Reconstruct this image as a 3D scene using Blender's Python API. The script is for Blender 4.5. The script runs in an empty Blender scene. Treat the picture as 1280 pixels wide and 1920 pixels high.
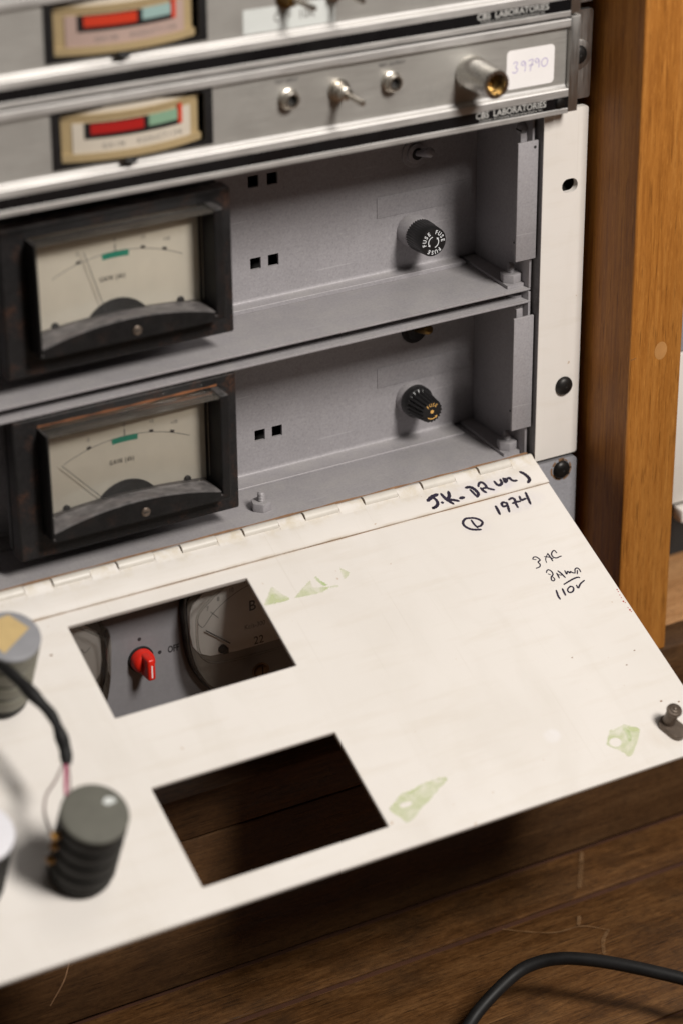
import bpy, bmesh, math, random
from mathutils import Vector, Matrix
random.seed(7)
sc = bpy.context.scene
col = sc.collection

# ------------------------------------------------------------------ camera
cam_d = bpy.data.cameras.new("camera"); cam = bpy.data.objects.new("camera", cam_d); col.objects.link(cam)
sc.camera = cam
YAW, PITCH, ROLL = 0.5134, 0.4685, -0.0091
_f = Vector((math.sin(YAW)*math.cos(PITCH), math.cos(YAW)*math.cos(PITCH), -math.sin(PITCH)))
_r = Vector((math.cos(YAW), -math.sin(YAW), 0)); _u = _r.cross(_f)
_r2 = _r*math.cos(ROLL) + _u*math.sin(ROLL); _u2 = -_r*math.sin(ROLL) + _u*math.cos(ROLL)
M = Matrix((_r2, _u2, -_f)).transposed().to_4x4(); M.translation = Vector((-.66206, -.93995, .5472))
cam.matrix_world = M
cam_d.sensor_fit = 'VERTICAL'; cam_d.sensor_height = 36.0; cam_d.lens = 4850.1/1920*36
cam_d.clip_start = .05; cam_d.clip_end = 50
cam_d.dof.use_dof = True; cam_d.dof.focus_distance = 1.218; cam_d.dof.aperture_fstop = 4.7

# ------------------------------------------------------------------ light
w = bpy.data.worlds.new("World"); sc.world = w; w.use_nodes = True
bg = w.node_tree.nodes["Background"]; bg.inputs[0].default_value = (1.0, .93, .86, 1); bg.inputs[1].default_value = .012
def area(name, loc, target, size, power, colr, spread=180):
    d = bpy.data.lights.new(name, 'AREA'); d.shape = 'RECTANGLE'; d.size, d.size_y = size; d.energy = power; d.color = colr; d.spread = math.radians(spread)
    o = bpy.data.objects.new(name, d); col.objects.link(o); o.location = loc
    o.rotation_euler = (Vector(target)-Vector(loc)).to_track_quat('-Z', 'Y').to_euler(); return o
area("strip_softbox", (.14, -1.13, 1.14), (-.14, -.03, .02), (.30, .44), 30, (1, .955, .90))
area("ceiling_lamp", (.10, -.42, 1.75), (-.12, -.05, 0), (.6, .5), 2.6, (1, .955, .90))
vs = sc.view_settings
vs.view_transform = 'Standard'; vs.look = 'None'; vs.exposure = 0; vs.gamma = 1; vs.use_curve_mapping = False
sc.render.engine = 'CYCLES'

# ------------------------------------------------------------------ helpers (all lengths in mm)
class MB:
    def __init__(s): s.bm = bmesh.new()
    def raw(s, vs, fs):
        v = [s.bm.verts.new(p) for p in vs]
        for f in fs:
            try: s.bm.faces.new([v[i] for i in f])
            except ValueError: pass
        return s
    def box(s, x0, x1, y0, y1, z0, z1, bev=0, seg=2):
        b = bmesh.new()
        v = [b.verts.new(p) for p in ((x0,y0,z0),(x1,y0,z0),(x1,y1,z0),(x0,y1,z0),(x0,y0,z1),(x1,y0,z1),(x1,y1,z1),(x0,y1,z1))]
        for f in ((3,2,1,0),(4,5,6,7),(0,1,5,4),(1,2,6,5),(2,3,7,6),(3,0,4,7)): b.faces.new([v[i] for i in f])
        if bev: bmesh.ops.bevel(b, geom=list(b.edges), offset=bev, segments=seg, affect='EDGES', profile=.5)
        s._merge(b); return s
    def _merge(s, b):
        me = bpy.data.meshes.new("tmp"); b.to_mesh(me); b.free(); s.bm.from_mesh(me); bpy.data.meshes.remove(me)
    def lathe(s, prof, o=(0,0,0), axis=(0,-1,0), n=32, flute=None):
        a = Vector(axis).normalized(); u = a.orthogonal().normalized(); v = a.cross(u); o = Vector(o)
        rings = []
        for (r, h) in prof:
            ring = []
            for k in range(n):
                t = 2*math.pi*k/n; rr = r
                if flute and r > .01 and flute[1] <= h <= flute[2]: rr = r*(1 - flute[0]*(.5+.5*math.cos(t*flute[3])))
                ring.append(s.bm.verts.new(o + a*h + (u*math.cos(t)+v*math.sin(t))*rr))
            rings.append(ring)
        for i in range(len(rings)-1):
            for k in range(n):
                q = [rings[i][k], rings[i][(k+1)%n], rings[i+1][(k+1)%n], rings[i+1][k]]
                s.bm.faces.new(q)
        s.bm.faces.new(rings[0][::-1]); s.bm.faces.new(rings[-1]); return s
    def plate(s, outer, holes, o, u, v, wv):
        """polygon with holes in the (u, v) plane through o, extruded along wv"""
        b = bmesh.new(); o, u, v, wv = Vector(o), Vector(u), Vector(v), Vector(wv); es = []
        for loop in [outer]+list(holes):
            vv = [b.verts.new(o+u*p[0]+v*p[1]) for p in loop]
            es += [b.edges.new((vv[i], vv[(i+1) % len(vv)])) for i in range(len(vv))]
        bmesh.ops.triangle_fill(b, use_beauty=True, edges=es, normal=wv)
        r = bmesh.ops.extrude_face_region(b, geom=list(b.faces))
        for e in r['geom']:
            if isinstance(e, bmesh.types.BMVert): e.co += wv
        bmesh.ops.recalc_face_normals(b, faces=list(b.faces)); s._merge(b); return s
    def tube(s, pts, r, n=10, smooth=6, caps=True, wob=None):
        P = spline(pts, smooth) if smooth else [Vector(p) for p in pts]
        up = None; rings = []
        for i, p in enumerate(P):
            t = (P[min(i+1, len(P)-1)]-P[max(i-1, 0)]).normalized()
            if up is None: up = t.orthogonal().normalized()
            up = (up - t*up.dot(t)).normalized(); sd = t.cross(up)
            rr = r*(wob(i/(len(P)-1)) if wob else 1)
            rings.append([s.bm.verts.new(p+(up*math.cos(2*math.pi*k/n)+sd*math.sin(2*math.pi*k/n))*rr) for k in range(n)])
        for i in range(len(rings)-1):
            for k in range(n): s.bm.faces.new((rings[i][k], rings[i][(k+1)%n], rings[i+1][(k+1)%n], rings[i+1][k]))
        if caps: s.bm.faces.new(rings[0][::-1]); s.bm.faces.new(rings[-1])
        return s
    def ribbon(s, pts, wd, f, smooth=5, taper=True, jit=.0):
        """flat stroke; f maps (a, b) to 3D"""
        P = spline([(p[0], p[1], 0) for p in pts], smooth); L = []; n = len(P)
        for i, p in enumerate(P):
            t = (P[min(i+1, n-1)]-P[max(i-1, 0)]).normalized(); q = Vector((-t.y, t.x, 0))
            ww = wd*.5*(1+jit*math.sin(i*1.9+wd*9))
            if taper: ww *= (.78+.22*math.sin(math.pi*min(1, (i+.6)/n)))
            L.append((p+q*ww, p-q*ww))
        # rounded ends
        t0 = (P[0]-P[1]).normalized(); t1 = (P[-1]-P[-2]).normalized()
        a, b = L[0]; e0 = [P[0]+t0*wd*.42]; c, d = L[-1]; e1 = [P[-1]+t1*wd*.42]
        poly = [e0[0]*.5+(a+t0*wd*.2)*.5]+[x[0] for x in L]+[(c+e1[0])*.5+t1*wd*.1, e1[0], (d+e1[0])*.5+t1*wd*.1]+[x[1] for x in L[::-1]]+[(b+e0[0])*.5, e0[0]]
        vs = [f(p.x, p.y) for p in [x for l in L for x in l]]; fs = [(2*i, 2*i+1, 2*i+3, 2*i+2) for i in range(n-1)]
        k = len(vs); vs += [f(e0[0].x, e0[0].y), f(e1[0].x, e1[0].y)]; fs += [(0, k, 1), (2*n-2, 2*n-1, k+1)]
        s.raw(vs, fs); return s
    def disc(s, o, u, v, r, n=24, r2=None):
        o, u, v = Vector(o), Vector(u), Vector(v)
        s.raw([o+u*r*math.cos(2*math.pi*k/n)+v*(r2 or r)*math.sin(2*math.pi*k/n) for k in range(n)], [tuple(range(n))]); return s
    def arc(s, o, u, v, r, wd, a0, a1, n=24):
        o, u, v = Vector(o), Vector(u), Vector(v); V = []
        for k in range(n+1):
            a = math.radians(a0+(a1-a0)*k/n); e = u*math.cos(a)+v*math.sin(a); V += [o+e*(r-wd/2), o+e*(r+wd/2)]
        s.raw(V, [(2*k, 2*k+1, 2*k+3, 2*k+2) for k in range(n)]); return s
    def text(s, body, size, o, u, v, sx=1.0, bold=0, align='CENTER', space=1.0):
        vs, fs = glyphs(body, align, space, bold/size if size else 0); o, u, v = Vector(o), Vector(u), Vector(v)
        s.raw([o+u*x*size*sx+v*y*size for x, y in vs], fs); return s
    def arctext(s, body, size, o, u, v, r, amid, step, sx=1.0, bold=0, flip=False):
        o, u, v = Vector(o), Vector(u), Vector(v); n = len(body)
        for i, ch in enumerate(body):
            if ch == ' ': continue
            a = math.radians(amid - (i-(n-1)/2)*step); e = u*math.cos(a)+v*math.sin(a); t = u*math.sin(a)-v*math.cos(a)
            s.text(ch, size, o+e*r, t, e, sx, bold)
        return s
    def build(s, name, m, parent=None, smooth=None, label=None):
        off = ORG.get(parent.name, (0, 0, 0)) if parent else (0, 0, 0)
        bmesh.ops.translate(s.bm, verts=list(s.bm.verts), vec=-Vector(off))
        bmesh.ops.scale(s.bm, verts=list(s.bm.verts), vec=(.001,)*3)
        me = bpy.data.meshes.new(name); s.bm.to_mesh(me); s.bm.free()
        me.materials.append(m)
        if smooth is not None: me.shade_smooth(); me.set_sharp_from_angle(angle=math.radians(smooth))
        o = bpy.data.objects.new(name, me); col.objects.link(o)
        if parent: o.parent = parent; ORG[o.name] = off
        if label: o["label"] = label
        return o
ORG = {}
def spline(pts, k):
    P = [Vector(p) for p in pts]
    if len(P) < 2: return P
    Q = [P[0]*2-P[1]]+P+[P[-1]*2-P[-2]]; out = []
    for i in range(1, len(Q)-2):
        a, b, c, d = Q[i-1:i+3]
        for j in range(k):
            t = j/k; out.append(.5*((2*b)+(c-a)*t+(2*a-5*b+4*c-d)*t*t+(3*b-a-3*c+d)*t**3))
    out.append(P[-1]); return out
_G = {}
def glyphs(body, align, space, bold):
    key = (body, align, space, round(bold, 4))
    if key in _G: return _G[key]
    cu = bpy.data.curves.new("t", 'FONT'); cu.body = body; cu.size = 1; cu.align_x = align; cu.align_y = 'CENTER'; cu.space_character = space
    cu.offset = bold; cu.resolution_u = 3
    ob = bpy.data.objects.new("t", cu); col.objects.link(ob); bpy.context.view_layer.update()
    dg = bpy.context.evaluated_depsgraph_get(); ev = ob.evaluated_get(dg); me = ev.to_mesh()
    r = ([(v.co.x, v.co.y) for v in me.vertices], [tuple(p.vertices) for p in me.polygons])
    ev.to_mesh_clear(); bpy.data.objects.remove(ob); bpy.data.curves.remove(cu); _G[key] = r; return r
def root(name, loc, org=(0, 0, 0), rot=(0, 0, 0), label=None, cat=None, group=None, kind=None):
    """Empty at a thing's base; org = the same point in the coordinates its parts are written in"""
    o = bpy.data.objects.new(name, None); col.objects.link(o); o.location = Vector(loc)*.001; o.rotation_euler = rot
    o.empty_display_size = .01; ORG[o.name] = org; tag(o, label, cat, group, kind); return o
def tag(o, label=None, cat=None, group=None, kind=None):
    if label: o["label"] = label
    if cat: o["category"] = cat
    if group: o["group"] = group
    if kind: o["kind"] = kind
    return o
def copy_tree(o, parent=None):
    c = o.copy(); col.objects.link(c); c.parent = parent; ORG[c.name] = ORG.get(o.name, (0, 0, 0))
    for ch in list(o.children): copy_tree(ch, c)
    return c
def rrect(x0, x1, y0, y1, r, n=5):
    out = []
    for cx, cy, a in ((x1-r, y0+r, -90), (x1-r, y1-r, 0), (x0+r, y1-r, 90), (x0+r, y0+r, 180)):
        for k in range(n+1): t = math.radians(a+90*k/n); out.append((cx+r*math.cos(t), cy+r*math.sin(t)))
    return out

# ------------------------------------------------------------------ materials
class MT:
    def __init__(s, name):
        s.m = bpy.data.materials.new(name); s.m.use_nodes = True; s.n = s.m.node_tree.nodes; s.l = s.m.node_tree.links
        s.p = s.n["Principled BSDF"]; s.tc = s.n.new("ShaderNodeTexCoord")
    def put(s, sock, v):
        if hasattr(v, 'is_linked') or isinstance(v, bpy.types.NodeSocket): s.l.new(v, sock)
        elif isinstance(v, (tuple, list)) and sock.type == 'RGBA' and len(v) == 3: sock.default_value = (*v, 1)
        else: sock.default_value = v
    def vec(s, scale=(1, 1, 1), loc=(0, 0, 0), rot=(0, 0, 0)):
        n = s.n.new("ShaderNodeMapping"); s.l.new(s.tc.outputs['Object'], n.inputs[0])
        n.inputs['Location'].default_value = loc; n.inputs['Rotation'].default_value = rot; n.inputs['Scale'].default_value = scale; return n.outputs[0]
    def noise(s, vec, scale, detail=4, rough=.55, dist=0):
        n = s.n.new("ShaderNodeTexNoise"); s.l.new(vec, n.inputs['Vector']); n.inputs['Scale'].default_value = scale
        n.inputs['Detail'].default_value = detail; n.inputs['Roughness'].default_value = rough; n.inputs['Distortion'].default_value = dist; return n.outputs['Fac']
    def vor(s, vec, scale, feat='F1'):
        n = s.n.new("ShaderNodeTexVoronoi"); n.feature = feat; s.l.new(vec, n.inputs['Vector']); n.inputs['Scale'].default_value = scale; return n.outputs['Distance']
    def mr(s, v, a, b, c=0, d=1):
        n = s.n.new("ShaderNodeMapRange"); s.put(n.inputs[0], v)
        for i, x in zip((1, 2, 3, 4), (a, b, c, d)): n.inputs[i].default_value = x
        return n.outputs[0]
    def math(s, op, a, b=0.0):
        n = s.n.new("ShaderNodeMath"); n.operation = op; s.put(n.inputs[0], a); s.put(n.inputs[1], b); return n.outputs[0]
    def mix(s, f, a, b):
        n = s.n.new("ShaderNodeMix"); n.data_type = 'RGBA'; s.put(n.inputs[0], f); s.put(n.inputs[6], a); s.put(n.inputs[7], b); return n.outputs[2]
    def ramp(s, f, stops):
        n = s.n.new("ShaderNodeValToRGB"); s.put(n.inputs[0], f); e = n.color_ramp.elements
        while len(e) < len(stops): e.new(.5)
        for x, (p, c) in zip(e, stops): x.position = p; x.color = (*c, 1)
        return n.outputs[0]
    def up(s):
        g = s.n.new("ShaderNodeNewGeometry"); x = s.n.new("ShaderNodeSeparateXYZ"); s.l.new(g.outputs['Normal'], x.inputs[0]); return x.outputs[2]
    def point(s):
        g = s.n.new("ShaderNodeNewGeometry"); return g.outputs['Pointiness']
    def bump(s, h, strength=.3, dist=.0005, normal=None):
        n = s.n.new("ShaderNodeBump"); n.inputs['Strength'].default_value = strength; n.inputs['Distance'].default_value = dist; s.put(n.inputs['Height'], h)
        if normal: s.l.new(normal, n.inputs['Normal'])
        return n.outputs[0]
    def fin(s, base, rough=.5, metal=0, normal=None, spec=None, coat=None, aniso=None):
        s.put(s.p.inputs['Base Color'], base); s.put(s.p.inputs['Roughness'], rough); s.put(s.p.inputs['Metallic'], metal)
        if normal: s.l.new(normal, s.p.inputs['Normal'])
        if spec is not None: s.put(s.p.inputs['Specular IOR Level'], spec)
        if coat: s.p.inputs['Coat Weight'].default_value = coat; s.p.inputs['Coat Roughness'].default_value = .12
        if aniso: s.p.inputs['Anisotropic'].default_value = aniso
        return s.m
def plain(name, c, rough=.5, metal=0, var=.12, scale=300, bump=.0, spec=None, coat=None):
    t = MT(name); v = t.vec(); n = t.noise(v, scale, 4); n2 = t.noise(v, scale*.12, 3)
    f = t.math('ADD', t.math('MULTIPLY', n, .5), t.math('MULTIPLY', n2, .5))
    b = t.mix(t.mr(f, .3, .7), tuple(x*(1-var) for x in c), tuple(min(1, x*(1+var)) for x in c))
    r = t.mr(n2, .3, .7, max(.02, rough-.08), min(1, rough+.08))
    nm = t.bump(n, bump, .0002) if bump else None
    return t.fin(b, r, metal, nm, spec, coat)

def cream(name, door=False):
    t = MT(name); v = t.vec(); big = t.noise(v, 9, 4, .5); mid = t.noise(t.vec((6, 40, 40)), 3, 5, .6); fine = t.noise(v, 900, 3)
    base = t.mix(t.mr(big, .35, .65), (.725, .682, .635), (.775, .734, .692))
    base = t.mix(t.mr(mid, .52, .78, 0, .34), base, (.60, .53, .44)); sm = t.noise(t.vec((14, 5, 5), rot=(0, 0, .25)), 2.2, 6, .62, .8); base = t.mix(t.mr(sm, .50, .72, 0, .22), base, (.58, .53, .46))          # faint rubbed streaks
    sp = t.noise(v, 260, 2, .4); base = t.mix(t.mr(sp, .765, .79, 0, .6), base, (.42, .27, .15))   # rust specks
    sc_ = t.noise(t.vec((900, 14, 14), rot=(0, 0, .4)), 1, 2, .3); base = t.mix(t.mr(sc_, .70, .78, 0, .16), base, (.5, .45, .38))
    if door:
        x = t.n.new("ShaderNodeSeparateXYZ"); t.l.new(t.tc.outputs['Object'], x.inputs[0])
        def blob(cx, cy, hx, hy, amt, c, base, ns, th=(.35, .7)):
            dx = t.math('DIVIDE', t.math('SUBTRACT', x.outputs[0], cx*.001), hx*.001); dy = t.math('DIVIDE', t.math('SUBTRACT', x.outputs[1], -cy*.001), hy*.001)
            d = t.math('ADD', t.math('POWER', t.math('ABSOLUTE', dx), 2.0), t.math('POWER', t.math('ABSOLUTE', dy), 2.0))
            k = t.math('MULTIPLY', t.mr(d, .35, 1.1, 1, 0), t.mr(t.noise(t.vec((1, .35, 1), rot=(0, 0, .5)), ns, 4, .6), th[0], th[1], .15, 1))
            return t.mix(t.math('MULTIPLY', k, amt), base, c)
        base = blob(-62, 10.5, 30, 5.2, .42, (.50, .47, .58), base, 220)
        base = blob(-47, 23, 16, 6, .30, (.50, .47, .58), base, 220)
        base = blob(-73, 30, 8, 5, .25, (.52, .49, .60), base, 200)
        base = blob(-99.4, 147, 5, 4, .5, (.82, .80, .82), base, 150)
        base = blob(-47, 163, 12, 9, .30, (.55, .46, .36), base, 160)
        edge = t.mr(x.outputs[1], -.0178, -.0165, 0, 1); e2 = t.mr(x.outputs[1], -.0165, -.0150, 1, 0)
        base = t.mix(t.math('MULTIPLY', t.math('MULTIPLY', edge, e2), t.mr(t.noise(v, 60, 3), .4, .65, .1, .6)), base, (.40, .30, .18))
        hg = t.mr(x.outputs[1], -.009, .0, 0, 1)
        base = t.mix(t.math('MULTIPLY', hg, t.mr(t.noise(v, 120, 4, .7), .42, .7, 0, .75)), base, (.55, .46, .30))
    nm = t.bump(fine, .05, .0003)
    return t.fin(base, t.mr(mid, .3, .7, .28, .44), 0, nm, .5)
def grey_paint(name, c=(.335, .318, .331)):
    t = MT(name); v = t.vec(); n = t.noise(v, 1400, 3, .6); big = t.noise(v, 22, 5, .6)
    b = t.mix(t.mr(big, .3, .7), tuple(x*.93 for x in c), tuple(x*1.06 for x in c))
    b = t.mix(t.mr(t.noise(v, 620, 4, .7), .50, .72, 0, .38), b, tuple(x*.62 for x in c))
    dust = t.math('MULTIPLY', t.mr(t.up(), .5, .95), t.mr(t.noise(v, 75, 6, .72), .42, .68, .10, .55))
    b = t.mix(dust, b, (.42, .40, .385))
    rust = t.math('MULTIPLY', t.mr(t.noise(v, 48, 5, .65), .66, .74), t.mr(t.noise(v, 500, 3), .45, .6, .2, .8)); b = t.mix(t.math('MULTIPLY', rust, .55), b, (.15, .085, .055))
    gn = t.noise(v, 950, 2, .5); b = t.mix(t.mr(gn, .52, .72, 0, .20), b, tuple(x*1.45 for x in c)); b = t.mix(t.mr(gn, .28, .46, .24, 0), b, tuple(x*.55 for x in c)); sn_ = t.noise(t.vec((40, 900, 900), rot=(.2, .3, .5)), 1, 2, .4); b = t.mix(t.mr(sn_, .70, .76, 0, .35), b, tuple(x*1.6 for x in c)); sp = t.noise(v, 520, 2); b = t.mix(t.mr(sp, .66, .72, 0, .2), b, (.52, .50, .48))
    return t.fin(b, t.mr(big, .3, .7, .42, .60), .15, t.bump(n, .22, .0003), .5)
def alu(name, c=(.78, .765, .75), rough=.3, ax=0, metal=1.0, streak=.84):
    t = MT(name); s = [60, 1800, 1800] if ax == 0 else [1800, 1800, 60]
    n = t.noise(t.vec(tuple(s)), 1, 3, .6); big = t.noise(t.vec(), 30, 5, .65)
    b = t.mix(t.mr(n, .3, .7), tuple(x*streak for x in c), c); b = t.mix(t.mr(big, .58, .76, 0, .45), b, tuple(x*.58 for x in c))
    return t.fin(b, t.math('ADD', t.mr(n, .3, .7, rough-.06, rough+.08), t.mr(big, .4, .7, 0, .12)), metal, t.bump(n, .06, .0002))
def wood(name, axis, dark, mid, light, rough=.45, pore=.55, sc_=1.0, dirt=.0, coat=0, along=5):
    t = MT(name)
    def st(a, b): return tuple((a if i == axis else b)*sc_ for i in range(3))
    warp = t.noise(t.vec(st(3, 14)), 1, 3, .5)
    fig = t.noise(t.vec(st(along, 130)), 1, 7, .66, .35); fine = t.noise(t.vec(st(along*5, 620)), 1, 5, .68)
    por = t.noise(t.vec(st(55, 1150)), 1, 2, .5); big = t.noise(t.vec(st(2.2, 11)), 1, 4, .6)
    f = t.math('ADD', t.math('MULTIPLY', fig, .55), t.math('MULTIPLY', fine, .45)); f = t.math('ADD', f, t.mr(warp, .3, .7, -.07, .07))
    b = t.ramp(t.mr(f, .30, .70), [(0, dark), (.45, mid), (1, light)])
    b = t.mix(t.mr(big, .42, .72, 0, .45), b, dark)
    pm = t.mr(por, .60, .70); b = t.mix(t.math('MULTIPLY', pm, pore), b, tuple(x*.38 for x in dark))
    fl_ = t.noise(t.vec(st(160, 1100)), 1, 3, .6); b = t.mix(t.mr(fl_, .30, .46, .42, 0), b, dark); b = t.mix(t.mr(fl_, .58, .74, 0, .35), b, tuple(min(1, x*1.25) for x in light))
    if dirt:
        dn = t.noise(t.vec(), 26, 6, .68); gr = t.noise(t.vec(st(240, 420)), 1, 5, .75); b = t.mix(t.mr(gr, .50, .72, 0, .55), b, tuple(x*.45 for x in dark)); b = t.mix(t.mr(gr, .24, .42, .40, 0), b, tuple(min(1, x*1.3) for x in light)); b = t.mix(t.mr(dn, .45, .70, 0, dirt), b, (.018, .012, .008))
        sn = t.noise(t.vec((26, 420, 420), rot=(0, 0, .35)), 1, 3, .4); b = t.mix(t.mr(sn, .66, .76, 0, .30), b, tuple(min(1, x*1.5) for x in light))
    nm = t.bump(t.math('ADD', t.math('MULTIPLY', fine, .5), t.math('MULTIPLY', pm, -.7)), .28, .0005)
    return t.fin(b, t.mr(fig, .3, .7, rough-.07, rough+.1), 0, nm, .3, coat)
def black_steel(name, rustamt=.8, dustc=(.24, .215, .21), dlo=.2, k=1.0):
    t = MT(name); v = t.vec(); n = t.noise(v, 900, 4, .65); big = t.noise(v, 40, 6, .7)
    b = t.mix(t.mr(n, .35, .7), tuple(x*k for x in (.009, .0085, .0092)), tuple(x*k for x in (.021, .0198, .0205)))
    d = t.math('MULTIPLY', t.mr(t.up(), .35, .95, .03, 1), t.mr(t.noise(v, 160, 5, .7), .35, .7, dlo, .85)); b = t.mix(d, b, dustc)
    r = t.math('MULTIPLY', t.mr(t.noise(v, 75, 6, .7), .52, .64), t.mr(n, .40, .62, .1, 1)); r2 = t.math('MULTIPLY', r, t.mr(t.up(), -.2, .7, .40, 1))
    b = t.mix(t.math('MULTIPLY', r2, rustamt), b, (.21, .075, .028))
    return t.fin(b, t.mr(big, .3, .7, .42, .62), 0, t.bump(n, .3, .0003), .22)
def glass(name, gloss=.05, rough=.03, tint=(1, 1, 1), haze=.0):
    m = bpy.data.materials.new(name); m.use_nodes = True; n = m.node_tree.nodes; l = m.node_tree.links
    n.remove(n["Principled BSDF"]); o = n["Material Output"]; tr = n.new("ShaderNodeBsdfTransparent"); tr.inputs[0].default_value = (*tint, 1)
    g = n.new("ShaderNodeBsdfGlossy"); g.inputs['Roughness'].default_value = rough; fr = n.new("ShaderNodeFresnel"); fr.inputs[0].default_value = 1.42
    mx = n.new("ShaderNodeMixShader"); l.new(fr.outputs[0], mx.inputs[0]); l.new(tr.outputs[0], mx.inputs[1]); l.new(g.outputs[0], mx.inputs[2])
    df = n.new("ShaderNodeBsdfDiffuse"); df.inputs[0].default_value = (.55, .5, .44, 1)
    tc = n.new("ShaderNodeTexCoord"); no = n.new("ShaderNodeTexNoise"); no.inputs['Scale'].default_value = 90; no.inputs['Detail'].default_value = 6; l.new(tc.outputs['Object'], no.inputs['Vector'])
    mr = n.new("ShaderNodeMapRange"); mr.inputs[1].default_value = .35; mr.inputs[2].default_value = .75; mr.inputs[3].default_value = haze*.3; mr.inputs[4].default_value = haze; l.new(no.outputs['Fac'], mr.inputs[0])
    m2 = n.new("ShaderNodeMixShader"); l.new(mr.outputs[0], m2.inputs[0]); l.new(mx.outputs[0], m2.inputs[1]); l.new(df.outputs[0], m2.inputs[2]); l.new(m2.outputs[0], o.inputs[0]); return m
def residue(name, c):
    m = bpy.data.materials.new(name); m.use_nodes = True; n = m.node_tree.nodes; l = m.node_tree.links; p = n["Principled BSDF"]; o = n["Material Output"]
    tc = n.new("ShaderNodeTexCoord"); no = n.new("ShaderNodeTexNoise"); no.inputs['Scale'].default_value = 110; no.inputs['Detail'].default_value = 4; no.inputs['Distortion'].default_value = 1.2
    l.new(tc.outputs['Object'], no.inputs['Vector']); mr = n.new("ShaderNodeMapRange"); l.new(no.outputs['Fac'], mr.inputs[0])
    for i, x in zip((1, 2, 3, 4), (.34, .70, .12, .50)): mr.inputs[i].default_value = x
    p.inputs['Base Color'].default_value = (*c, 1); p.inputs['Roughness'].default_value = .55
    tr = n.new("ShaderNodeBsdfTransparent"); mx = n.new("ShaderNodeMixShader"); l.new(mr.outputs[0], mx.inputs[0]); l.new(tr.outputs[0], mx.inputs[1]); l.new(p.outputs[0], mx.inputs[2]); l.new(mx.outputs[0], o.inputs[0]); return m

CREAM = cream("cream_enamel"); DOOR = cream("cream_enamel_door", True); GREY = grey_paint("grey_chassis_paint"); GREYD = grey_paint("grey_flange_paint", (.17, .163, .167))
GREYB = grey_paint("blue_grey_panel_paint", (.37, .37, .40)); PANEL = plain("slate_panel_paint", (.20, .195, .205), .45, 0, .08, 500, .06)
ALU = alu("brushed_aluminium", (.70, .68, .66), .50, 0, .85); ALUP = alu("satin_aluminium_panel", (.46, .443, .415), .48, 0, .65, .94); ALUE = alu("dull_aluminium", (.50, .485, .465), .40, 2)
CHROME = alu("nickel_plate", (.62, .58, .52), .34, 2); BRASS = plain("brass", (.22, .135, .045), .4, 1, .1)
STRIP = plain("black_strip_paint", (.006, .006, .007), .28, 0, .2, 400); BLACK = plain("black_bakelite", (.012, .0115, .012), .35, 0, .25, 600, .08)
RUBBER = plain("black_rubber", (.011, .0105, .0105), .55, 0, .3, 500, .15, .25); STEELB = black_steel("rusty_black_steel", .38, k=.8); RIM = black_steel("black_meter_rim", .10, (.20, .185, .18), .2, .45); LEDGE = black_steel("dusty_black_ledge", .1, (.25, .23, .225), .25); SCREWB = plain("blackened_screw", (.022, .02, .019), .42, .6, .4, 500, .25)
DIAL = plain("dial_card", (.82, .755, .63), .6, 0, .06, 120); INK = plain("printed_ink", (.03, .028, .03), .6, 0, .1); INKG = plain("grey_print", (.17, .16, .15), .6, 0, .2)
GREEN = plain("green_print", (.012, .30, .20), .55, 0, .1); WHITEP = plain("white_print", (.75, .76, .78), .6, 0, .05); GOLDP = plain("gold_print", (.74, .42, .12), .5, 0, .2)
SILVERP = plain("silver_print", (.46, .45, .43), .5, 0, .25); MARK = plain("marker_ink", (.018, .013, .030), .42, 0, .5, 350); MARKP = plain("pen_ink_violet", (.42, .36, .58), .6, 0, .15)
PAPER = plain("white_label_paper", (.82, .79, .78), .65, 0, .03, 200); PAPERB = plain("pale_label_paper", (.62, .64, .62), .6, 0, .05, 150)
TEAK = wood("teak_wood", 2, (.20, .066, .010), (.38, .146, .026), (.52, .23, .05), .45, .5)
OLDW = wood("old_floor_wood", 0, (.042, .017, .005), (.110, .048, .015), (.205, .100, .035), .46, .7, 1.0, .55, 0, 16)
PLW = wood("plinth_wood", 0, (.045, .020, .008), (.092, .044, .017), (.15, .078, .032), .5, .5, 1.0, .35, 0, 12); SHELFW = wood("shelf_wood", 0, (.26, .12, .045), (.44, .225, .095), (.58, .33, .155), .5, .4, 1.0, .1)
GLASS = glass("meter_glass", haze=.02); CLEAR = glass("dusty_clear_plastic", haze=.10, tint=(.97, .96, .94), rough=.15); ACRYL = glass("clear_acrylic", haze=.012, tint=(.98, .98, .97))
RED = plain("red_plastic", (.66, .018, .008), .42, 0, .08, 200); REDP = plain("red_print", (.36, .008, .006), .5, 0, .05); ORP = plain("orange_red_print", (.52, .035, .010), .5, 0, .05)
MINT = plain("mint_print", (.20, .33, .225), .5, 0, .05); TEAL = plain("pale_teal_print", (.27, .39, .37), .5, 0, .05); AMBER = plain("yellowed_plastic", (.38, .285, .155), .3, 0, .10, 120)
IVORY = plain("ivory_plastic", (.56, .50, .42), .4, 0, .05, 100); PINKC = plain("faded_pink_card", (.40, .285, .245), .6, 0, .05, 100); POT = plain("grey_green_casing", (.15, .143, .105), .42, 0, .22, 130, .1)
POTB = plain("dark_casing", (.012, .0112, .009), .6, 0, .3, 200, 0, .2); POTT = plain("grey_cap", (.24, .24, .255), .55, 0, .10, 160, .05); POTG = plain("olive_grey_cap", (.120, .117, .098), .6, 0, .14, 160, .05, .25); POTW = plain("white_cap", (.72, .71, .75), .45, 0, .04, 160)
TAPE = plain("masking_tape", (.50, .36, .16), .65, 0, .10, 220); ORANGE = plain("orange_terminal", (.50, .24, .03), .45, 0, .15); PINKW = plain("magenta_wire", (.46, .06, .16), .5, 0, .1); MAUVE = plain("mauve_wire", (.26, .19, .18), .5, 0, .1); REDW = plain("red_wire", (.42, .05, .04), .5, 0, .1)
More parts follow.
